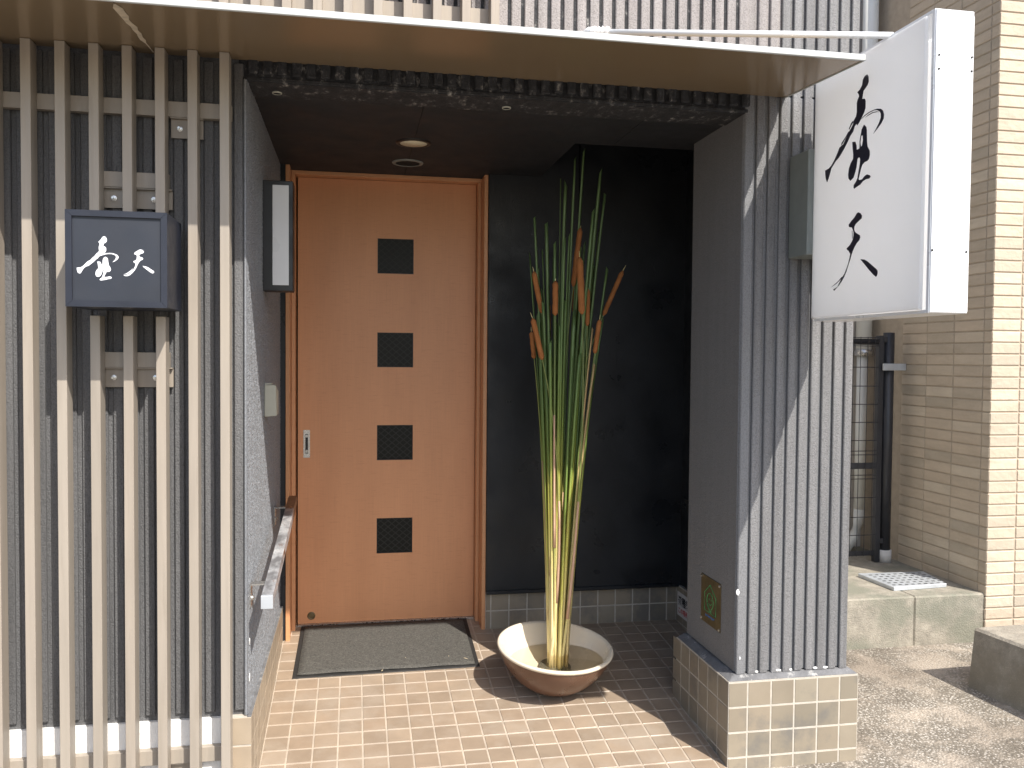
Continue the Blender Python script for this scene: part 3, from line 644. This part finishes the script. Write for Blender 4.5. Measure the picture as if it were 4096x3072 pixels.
# --- plaque on the pillar
Q = thing('plaque', 'square tarnished brass plaque with a green house emblem on the pillar', 'plaque', (1.498, 3.378, -1.138))
PX = 1.4988; MB().box(PX-.003, PX, 3.277, 3.478, -1.138, -.934, .0008).build('plate', m_brass, Q)
for y in (3.287, 3.470):
    for z in (-1.128, -.944): MB().lathe([(.006,0),(.006,.004),(0,.006)], (PX-.003, y, z), 10, Matrix.Rotation(-math.pi/2, 3, 'Y')).build('bolt', m_steel, Q)
def pq(u, v): return Vector((PX-.0040, 3.478-.201*u, -.934-.204*v))     # u from the far side to the near side, v downwards
def line(pts, r, mat, name): MB().tube([pq(*p) for p in pts], r, 6).build(name, mat, Q)
line([(.44,.735),(.20,.735),(.20,.36),(.48,.15),(.78,.36),(.78,.735),(.54,.735)], .0011, m_green, 'house_outline')
line([(.46,.735),(.45,.66)]+[(.49+.16*math.cos(a), .49+.17*math.sin(a)) for a in [math.radians(110+ (320/24)*k) for k in range(25)]]+[(.54,.66),(.53,.735)], .0011, m_green, 'tree_outline')
line([(.44,.44),(.45,.47)], .0010, m_green, 'mark'); line([(.54,.44),(.55,.47)], .0010, m_green, 'mark'); line([(.43,.54),(.48,.57),(.54,.56),(.56,.52)], .0010, m_green, 'mark')
for k in range(9): line([(.27+.052*k, .80+.01*(k%2)), (.29+.052*k, .85-.01*(k%3))], .0016, m_blue, 'worn_print')
# --- sticker low on the right alcove wall
T = thing('wall_sticker', 'small white printed sticker on the tiles behind the pillar', 'sticker', (1.782, 4.36, -1.43))
MB().box(1.7812, 1.7826, 4.235, 4.468, -1.428, -1.296, .0005).build('sheet', m_sticker, T)
def text(body, size, y, z, mat, name, bold=0):
    cu = bpy.data.curves.new(name, 'FONT'); cu.body = body; cu.size = size; cu.extrude = .0004; cu.offset = bold
    tmp = bpy.data.objects.new(name, cu); COL.objects.link(tmp)
    dg = bpy.context.evaluated_depsgraph_get(); me = bpy.data.meshes.new_from_object(tmp.evaluated_get(dg)); bpy.data.objects.remove(tmp)
    me.materials.clear(); me.materials.append(mat)
    o = bpy.data.objects.new(name, me); link(o, T)
    R3 = Matrix(((0,0,-1),(-1,0,0),(0,1,0)))        # text x -> -Y, text y -> +Z, normal -> -X
    for v in me.vertices: v.co = R3 @ v.co
    o.location = Vector((1.7807, y, z+H))-worldloc(T)
text('避難器具', .054, 4.452, -1.362, m_blackink, 'print', .0012); text('この場所に', .034, 4.452, -1.408, m_redink, 'print', .0004)

# ================================================================== THINGS ON THE FLOOR
Mt = thing('door_mat', 'dark grey ribbed door mat in front of the sliding door', 'mat', (.165, 4.35, zf(4.35)))
c4 = [(-.276, 4.626), (.613, 4.628), (.607, 4.061), (-.283, 4.047)]
def mq(u, v, h):
    a = Vector(c4[0]).lerp(Vector(c4[1]), u); b = Vector(c4[3]).lerp(Vector(c4[2]), u); p = a.lerp(b, v); return Vector((p.x, p.y, zf(p.y)+h))
MB().hexa((mq(0,1,.001),mq(1,1,.001),mq(1,0,.001),mq(0,0,.001),mq(.004,.994,.0045),mq(.996,.994,.0045),mq(.996,.006,.0045),mq(.004,.006,.0045))).build('rubber_edge', m_rubber, Mt)
g = MB(); n = 24
rows = []
for j in range(17):
    rows.append([g.b.verts.new(mq(.025+.95*i/n, .035+.93*j/16, .0075+.0012*math.sin(i*.9)*math.sin(j*.7))) for i in range(n+1)])
for j in range(16):
    for i in range(n): g.b.faces.new((rows[j][i], rows[j+1][i], rows[j+1][i+1], rows[j][i+1]))
bt = g.build('pile', m_mat, Mt, True)
mod = bt.modifiers.new('thick', 'SOLIDIFY'); mod.thickness = .003; mod.offset = -1

# --- bowl
Bc = Vector((.908, 3.817, zf(3.817)+.006)); rot = (Matrix.Rotation(.050, 3, 'Y') @ Matrix.Rotation(.122, 3, 'X'))
Bo = thing('shallow_bowl', 'wide shallow bowl glazed cream inside and brown outside on the tiles', 'bowl', tuple(Bc))
prof_o = [(0,.004),(.072,.004),(.078,0),(.092,0),(.102,.006),(.135,.022),(.176,.053),(.210,.090),(.236,.128),(.253,.163),(.260,.186)]
prof_i = [(.259,.186),(.266,.192),(.2695,.198),(.268,.204),(.262,.207),(.252,.205),(.244,.196),(.236,.178),(.214,.140),(.182,.104),(.142,.075),(.100,.058),(.050,.050),(0,.049)]
smooth_by_angle(MB().lathe(prof_o, Bc, 72, rot).build('body', m_bowlout, Bo), 60)
smooth_by_angle(MB().lathe(prof_i, Bc, 72, rot).build('lining', m_bowlin, Bo), 70)
# water: level disc trimmed to the tilted bowl
WZ = -1.392; g = MB(); ring = []
inv = rot.transposed()
def inside(p):
    l = inv @ (p-Bc); h = l.z; r = math.hypot(l.x, l.y)
    for (r1, h1), (r2, h2) in zip(prof_i[7:], prof_i[8:]):
        if h2 <= h <= h1: return r < r2+(r1-r2)*(h-h2)/(h1-h2)
    return False
cc = Vector((.918, 3.80, WZ))
for k in range(72):
    a = 2*math.pi*k/72; lo, hi = 0, .3
    for _ in range(18):
        md = (lo+hi)/2
        if inside(cc+Vector((math.cos(a), math.sin(a), 0))*md): lo = md
        else: hi = md
    ring.append(g.b.verts.new(cc+Vector((math.cos(a), math.sin(a), 0))*(lo+.001)))
g.b.faces.new(ring)
tag(g.solo('water', m_water, tuple(cc)), 'still clear water standing in the shallow bowl', 'water', kind='stuff')
# pin holder
Kc = Vector((.934, 3.865, 0)); 
kl = inv @ (Vector((.934, 3.865, -1.47))-Bc); Kz = -1.4755
Kn = thing('pin_holder', 'round metal pin holder under water gripping the cattail stems', 'pin holder', (Kc.x, Kc.y, Kz))
MB().lathe([(0,0),(.072,0),(.075,.004),(.075,.024),(.070,.028),(0,.028)], (Kc.x, Kc.y, Kz), 36, rot).build('base', m_kenzan, Kn)
g = MB()
for i in range(-5, 6):
    for j in range(-5, 6):
        if i*i+j*j < 27: c = Vector((Kc.x+i*.012, Kc.y+j*.012, Kz+.027)); g.tube([c, c+Vector((0,0,.010))], [.0012, .0003], 4)
pn = g.build('pins', m_kenzan, Kn); pn['kind'] = 'stuff'

# --- cattails: image position of base and head, depth near the middle of the bowl
def bez(p0, p1, p2, t): return p0*(1-t)**2+p1*2*t*(1-t)+p2*t*t
def base_at(px, dy): p = onY(px, 2665, 3.865+dy); return Vector((p.x, p.y, Kz+.024))
def spine(bpx, tip, dy, topdy, n=14, bend=.33):
    b = base_at(bpx, dy); t = onY(tip[0], tip[1], 3.865+topdy)
    c = Vector((b.x+(t.x-b.x)*bend, b.y+(t.y-b.y)*bend, b.z+(t.z-b.z)*.52))
    return [bez(b, c, t, i/n) for i in range(n+1)]
def S8(x, y): return (2080+x*400/1106, 1000+y*400/1106)
def S7(x, y): return (2100+x*400/1106, 500+y*400/1106)
CAT = [ # spike foot, spike head, tip, spike width px, base px, depth at base, depth at top
 (S8(240,700), S8(152,238), S8(140,185), 20, 2202, .00, .02), (S8(388,725), S8(392,345), S8(396,313), 21, 2222, -.03, -.06),
 (S8(246,1215), S8(140,755), S8(114,693), 20, 2200, -.03, -.05), (S8(157,1200), S8(126,905), S8(122,850), 18, 2196, .02, .09),
 (S8(588,405), S8(668,-245), S8(674,-270), 20, 2236, .01, .02), (S8(686,710), S8(660,80), S8(655,10), 25, 2244, -.04, -.09),
 (S8(606,700), S8(616,340), S8(623,238), 20, 2232, .03, .06), (S8(744,840), S8(752,432), S8(735,385), 17, 2252, .00, -.03),
 ((2413,1262), (2491,1083), (2504,1061), 18, 2264, .01, .03), (S8(826,1145), S8(880,770), S8(888,714), 18, 2262, -.02, -.02),
 (S8(322,1000), S8(318,590), S8(317,545), 13, 2212, .04, .12)]
CATL = ['cattail leaning towards the door, upper of the three on that side', 'stubby cattail standing straight between the door side ones and the middle ones', 'cattail leaning towards the door, its orange spike crossing before a darker one',
 'short dark cattail behind the lowest orange one on the door side', 'tallest cattail, its slim spike rising above all the others', 'thickest cattail with a long spike in front of the tallest one', 'dull brown cattail partly hidden behind the thickest one',
 'small reddish cattail beside the thickest one on its pillar side', 'cattail leaning out farthest towards the grey pillar', 'low reddish cattail beneath the one leaning farthest towards the pillar', 'thin dark cattail deep among the blades behind the stubby one']
for i, (foot, head, tip, wpx, bpx, dy, ty) in enumerate(CAT):
    Y = 3.865+ty
    b = base_at(bpx, dy); f_ = onY(foot[0], foot[1], Y); hd = onY(head[0], head[1], Y); tp = onY(tip[0], tip[1], Y)
    dirv = (hd-f_); c = f_-dirv.normalized()*((f_.z-b.z)*.42)
    sp = [bez(b, c, f_, k/16) for k in range(17)]
    T = thing('cattail', CATL[i], 'cattail', tuple(b), 'cattails in the bowl')
    rad = [.0078-.0054*(k/16)**.75 for k in range(17)]
    MB().tube(sp+[f_+dirv*.02], rad+[.0022], 8).build('stalk', m_stalk, T, True)
    wm = 1.1*wpx*Y/FPX/2; prof = []
    for k in range(15):
        t = k/14; e = min(1, math.sqrt(max(0, 1-((t-.06)/.06)**2)) if t < .06 else (math.sqrt(max(0, 1-((t-.95)/.05)**2)) if t > .95 else 1))
        e = max(e, .35); prof.append(wm*e*(1+random.uniform(-.05, .05)))
    MB().tube([f_+dirv*(k/14)+Vector((random.uniform(-.0007,.0007), 0, 0)) for k in range(15)], prof, 14).build('spike', m_spike, T, True)
    MB().tube([hd-dirv*.01, hd.lerp(tp, .6), tp], [.0022, .0018, .0012], 6).build('tip', m_tip, T, True)
    # dry sheath wrapped round part of the stalk
    k0, k1 = random.choice(((3,8),(4,10),(5,11),(2,7)))
    sh = MB(); seg = sp[k0:k1+1]; off = Vector((random.uniform(-.0015,.0015), -.0025, 0))
    sh.tube([p+off for p in seg], [rad[k0+j]*1.15*(1-.12*j/len(seg)) for j in range(len(seg))], 7).build('sheath', m_sheath, T, True)
LEAF = [ # tip px, width px, base px, depth base, depth top
 (S7(105,1020),9,2200,.02,.02),(S7(235,1085),11.5,2210,.03,-.02),(S7(330,1300),10,2216,-.02,-.04),(S7(450,640),11,2226,.03,.02),(S7(395,590),4,2224,.05,.06),
 (S7(555,365),8.5,2238,.03,.04),(S7(655,275),10,2240,.05,.02),(S7(840,500),11.5,2252,.02,.00),(S7(885,760),8.5,2258,.03,.05),(S7(757,940),11,2248,-.01,-.05),
 (S7(830,1160),10,2256,.05,.12),(S7(440,1260),8.5,2228,-.02,-.06),(S8(965,200),9,2264,.03,.06),(S7(52,1420),7,2196,.05,.14),(S8(440,840),9,2224,-.03,-.05),
 (S8(335,1020),15,2208,-.03,-.06),(S8(282,905),11,2204,-.01,.02),(S8(240,435),8,2202,.04,.06),(S8(502,560),8,2230,.00,-.02),(S8(805,865),8,2258,-.02,-.05),
 (S8(825,1262),8.5,2262,-.03,-.04),(S8(598,690),14,2234,-.04,-.03),(S8(575,1190),6,2236,-.05,-.08),(S8(660,1150),10,2244,-.03,-.07),(S7(192,1380),5,2206,.05,.10),
 (S7(660,1300),10,2242,.05,.06),(S8(540,120),8,2232,.05,.10),(S8(480,100),9,2228,.04,.09),(S8(700,980),9,2250,.04,.07),(S8(780,420),8,2254,.05,.12),(S8(920,760),7,2262,.05,.12),
 (S8(410,800),7,2218,.04,.10),(S8(640,900),9,2240,.03,.08),(S8(205,210),6,2200,.05,.12)]
for k in range(16):
    tx = random.uniform(2150, 2400); q_ = (tx-2150)/250
    LEAF.append(((tx, random.uniform(930, 1420)+abs(q_-.5)*260), random.uniform(7, 12), 2202+58*q_+random.uniform(-4, 4), random.uniform(.02, .055), random.uniform(-.02, .13)))
for i, (tip, wpx, bpx, dy, ty) in enumerate(LEAF):
    sp = spine(bpx+random.uniform(-3,3), tip, dy, ty, 18, .30); n = len(sp)
    bw, bp_, bd = random.uniform(-.016, .016), random.uniform(.35, .8), random.uniform(0, 6.28)
    sp = [p+Vector((math.cos(bd), math.sin(bd), 0))*bw*math.sin(math.pi*(j/(n-1))**bp_)*(j/(n-1)) for j, p in enumerate(sp)]
    w = 1.25*wpx*3.86/FPX/2; tw0 = random.uniform(-.35,.35); tw1 = tw0+random.uniform(-.35,.35); g = MB(); rings = []
    cut = random.choice((-1, 1))*random.uniform(.5, 1.6)
    for k, p in enumerate(sp):
        t = k/(n-1); a = tw0+(tw1-tw0)*t; sx = Vector((math.cos(a), math.sin(a), 0)); sy = Vector((-math.sin(a), math.cos(a), 0))
        ww = (.0092*(1-t)**1.5+w*(1-(1-t)**1.5)) if t < .93 else w*.97
        th = .0045*(1-t)**1.6+.0009
        up = Vector((0, 0, ww*cut*1.5)) if k == n-1 else Vector((0,0,0))
        rings.append([g.b.verts.new(p+sx*ww+up), g.b.verts.new(p+sy*th), g.b.verts.new(p-sx*ww-up), g.b.verts.new(p-sy*th)])
    for A, Bq in zip(rings, rings[1:]):
        for k in range(4): g.b.faces.new((A[k], A[(k+1)%4], Bq[(k+1)%4], Bq[k]))
    g.b.faces.new(rings[0][::-1]); g.b.faces.new(rings[-1])
    dry = i in (19, 20)
    o = g.solo('cut_reed', m_dry if dry else m_leaf, tuple(sp[0]), True)
    tag(o, 'dry tan reed on the pillar side of the cattails' if dry else ('tall green reed rising above the cattail spikes' if tip[1] < 905 else 'green reed ending among the cattail spikes and stalks'), 'reed', 'dry reeds' if dry else ('tall reeds' if tip[1] < 905 else 'lower reeds'))

# ================================================================== THE GAP AND THE BRICK BUILDING AT THE RIGHT
N_ = thing('brick_building', 'neighbouring building clad in stacked tan brick tiles', 'building', (3.9, 4.7, -1.63))
BX, BY = 3.60, 4.30
MB().box(BX+.0045, 8.0, BY+.0055, 9.0, -1.70, 3.6).build('wall', m_mort, N_)
RP = .067; z0 = -1.60
bs = boxmesh('brick', .010, .243, .0585, m_brick, .003); bf0 = boxmesh('brick', .183, .010, .0585, m_brick, .003); bf = boxmesh('brick', .243, .010, .0585, m_brick, .003); bs0 = boxmesh('brick', .010, .064, .0585, m_brick, .003)
rest = MB(); cnt = 0
for r in range(78):
    z = z0+RP*r
    cells = [(bs0, (BX+.005, BY+.033, z), .010, .064), (bs, (BX+.005, BY+.067+.1255, z), .010, .243), (bs, (BX+.005, BY+.318+.1255, z), .010, .243), (bs, (BX+.005, BY+.569+.1225, z), .010, .243), (bf0, (BX+.0925, BY+.005, z), .183, .010), (bf, (BX+.190+.1225, BY+.005, z), .243, .010)]
    for me, pos, sx, sy in cells:
        hidden = z < -1.5 or z > 2.15 or (me is bs and .25 < z < .98 and pos[1] < 4.6 and (r % 2))
        if not hidden and cnt < 298: piece('brick', me, N_, pos); cnt += 1
        else: rest.box(pos[0]-sx/2, pos[0]+sx/2, pos[1]-sy/2, pos[1]+sy/2, pos[2]-.0292, pos[2]+.0292, .003)
for r in range(78):
    for k in range(16): rest.box(BX+.441+.251*k, BX+.684+.251*k, BY, BY+.010, z0+RP*r-.0292, z0+RP*r+.0292)
ro = rest.build('far_bricks', m_brick, N_); ro['kind'] = 'stuff'
# raised concrete passage
st = MB(); st.box(1.99, 3.149, 4.31, 4.80, -1.70, -1.345, .008); st.box(3.151, BX+.009, 4.312, 4.80, -1.70, -1.3465, .009); st.box(1.99, BX+.009, 4.80, 7.5, -1.70, -1.3485)
tag(st.build('raised_passage', m_conc), 'mossy raised concrete passage beside the brick building', 'passage', kind='structure')
MB_ = MB(); MB_.hexa(((3.02,3.73,-1.70),(3.16,2.3,-1.70),(5.0,2.3,-1.70),(5.0,3.80,-1.70),(3.06,3.735,-1.335),(3.20,2.3,-1.325),(5.0,2.3,-1.325),(5.0,3.80,-1.335)), .012)
tag(MB_.solo('concrete_block', m_block, (3.5, 3.3, -1.63)), 'long low concrete block in front of the brick wall', 'concrete block')
# drain cover
Gt = thing('drain_cover', 'perforated grey metal drain cover on the raised concrete passage', 'drain cover', (3.27, 4.6, -1.345))
MB().hexa(((3.10,4.43,-1.346),(3.47,4.46,-1.346),(3.52,4.74,-1.346),(3.08,4.76,-1.346),(3.10,4.43,-1.322),(3.47,4.46,-1.322),(3.52,4.74,-1.322),(3.08,4.76,-1.322)), .003).build('plate', m_galv, Gt)
hl = MB()
for i in range(9):
    for j in range(6):
        c = Vector((3.13+.042*i, 4.475+.046*j, -1.3216)); hl.box(c.x-.010, c.x+.010, c.y-.005, c.y+.005, c.z-.001, c.z+.0006)
ho = hl.build('holes', m_void, Gt); ho['kind'] = 'stuff'
# rear wall of the gap and downpipe
tag(MB().box(1.99, BX+.009, 5.55, 5.8, -1.346, 3.6).solo('rear_wall', m_backwall, (2.8, 5.6, -1.346)), 'plain grey rendered wall closing the gap behind the fence', 'wall')
Dp = thing('downpipe', 'white downpipe running down the wall behind the mesh fence', 'pipe', (3.49, 5.43, -1.1))
px = .6485*5.43
MB().tube([(px,5.43,.06),(px,5.43,3.5)], .052, 20).build('upper_pipe', m_pipe, Dp, True)
MB().tube([(px-.01,5.43,-1.05),(px-.01,5.43,.06)], .036, 20).build('lower_pipe', m_pipe, Dp, True)
MB().tube([(px-.01,5.43,-1.05),(px-.012,5.43,-1.15),(px-.05,5.43,-1.24),(px-.12,5.43,-1.346)], .037, 16).build('elbow', m_pipe, Dp, True)
MB().tube([(px,5.43,.03),(px,5.43,.075)], .058, 20).build('clamp', m_steel, Dp, True)
MB().box(px-.02, px+.02, 5.47, 5.55, .04, .06).build('clamp_arm', m_steel, Dp); MB().box(px-.02, px+.02, 5.47, 5.55, 1.9, 1.92).build('clamp_arm', m_steel, Dp)
# mesh fence gate
Fn = thing('mesh_fence', 'dark welded mesh fence panel with steel posts closing the gap', 'fence', (3.0, 5.1, -1.346))
MB().box(3.4135, 3.4515, 5.09, 5.13, -1.346, .165, .003).build('post', m_fence, Fn)
MB().tube([(3.497,5.11,-1.27),(3.497,5.11,.185)], .036, 20).build('post', m_fence, Fn, True)
MB().tube([(3.497,5.11,-1.346),(3.497,5.11,-1.265)], .045, 20).build('post_foot', m_backwall, Fn, True)
MB().box(3.43, 3.595, 5.06, 5.075, -.065, -.020, .002).build('latch_strap', m_galv, Fn); MB().box(3.45, 3.465, 5.075, 5.12, -.062, -.023).build('latch_strap', m_galv, Fn)
MB().tube([(2.0,5.105,.125),(3.42,5.105,.125)], .018, 10).build('top_tube', m_fence, Fn, True)
MB().box(2.0, 3.415, 5.095, 5.115, -.72, -.68, .002).build('middle_bar', m_fence, Fn)
MB().box(2.0, 3.415, 5.095, 5.115, -1.30, -1.27, .002).build('bottom_bar', m_fence, Fn)
for z in (.150,.140,.105,.095,-.045,-.17,-.29,-.41,-.53,-.60,-.625,-.76,-.785,-.91,-1.04,-1.16): MB().tube([(2.9,5.09,z),(3.414,5.09,z)], .0028, 5).build('horizontal_wire', m_fence, Fn)
for k in range(10): x = 3.40-.052*k-.02; MB().tube([(x,5.085,-1.30),(x,5.085,.155)], .0022, 5).build('vertical_wire', m_fence, Fn)
for z, x in ((.14,3.475),(-.03,3.475),(-1.20,3.475)): MB().box(x-.03, x+.03, 5.085, 5.105, z-.02, z+.015, .003).build('hinge', m_fence, Fn)

# ================================================================== small wear
m_chip = M('white_paint_chip', (.78, .78, .76), .8, .05, 30); m_scrap = M('dry_scrap', (.55, .45, .30), .8, .2, 30)
def blob(parent, c, ax, a, b, mat, name):
    g = MB(); n = 9; c = Vector(c); ring = []
    U_ = Vector((0,1,0)) if ax.x else Vector((1,0,0)); V_ = Vector((0,0,1))
    for k in range(n):
        t = 2*math.pi*k/n; r = random.uniform(.65, 1.1); ring.append(c+U_*a*r*math.cos(t)+V_*b*r*math.sin(t))
    g.plate(ring, [], ax*.0015).build(name, mat, parent)
blob(sw, (XW+.0012, 3.155, -1.03), Vector((1,0,0)), .010, .013, m_chip, 'paint_chip'); blob(sw, (XW+.0012, 3.150, -1.165), Vector((1,0,0)), .010, .018, m_chip, 'paint_chip')
blob(pi, (1.5005, 3.1288, -.925), Vector((0,-1,0)), .009, .012, m_chip, 'paint_chip'); blob(pi, (1.514, 3.1288, -1.19), Vector((0,-1,0)), .004, .007, m_chip, 'paint_chip')
for k in range(5): blob(pi, (1.60+.075*k+random.uniform(-.02,.02), 3.1275, -1.248), Vector((0,-1,0)), random.uniform(.006,.014), .005, m_chip, 'paint_chip')
for k, (u, v, L_) in enumerate(((.60, .78, .012), (.47, .98, .016), (.93, .86, .034), (.10, .70, .010), (.84, .80, .009))):
    p = mq(u, v, .0085); a = random.uniform(0, 3); d_ = Vector((math.cos(a), math.sin(a)*.9, math.sin(a)*.1))*L_/2
    o = MB().tube([p-d_, p+Vector((0,0,.0012)), p+d_], [.0012, .0024, .0010], 5).solo('dry_scrap', m_scrap, tuple(p))
    tag(o, 'tiny dry plant scrap lying on the door mat', 'scrap', 'scraps on the door mat')
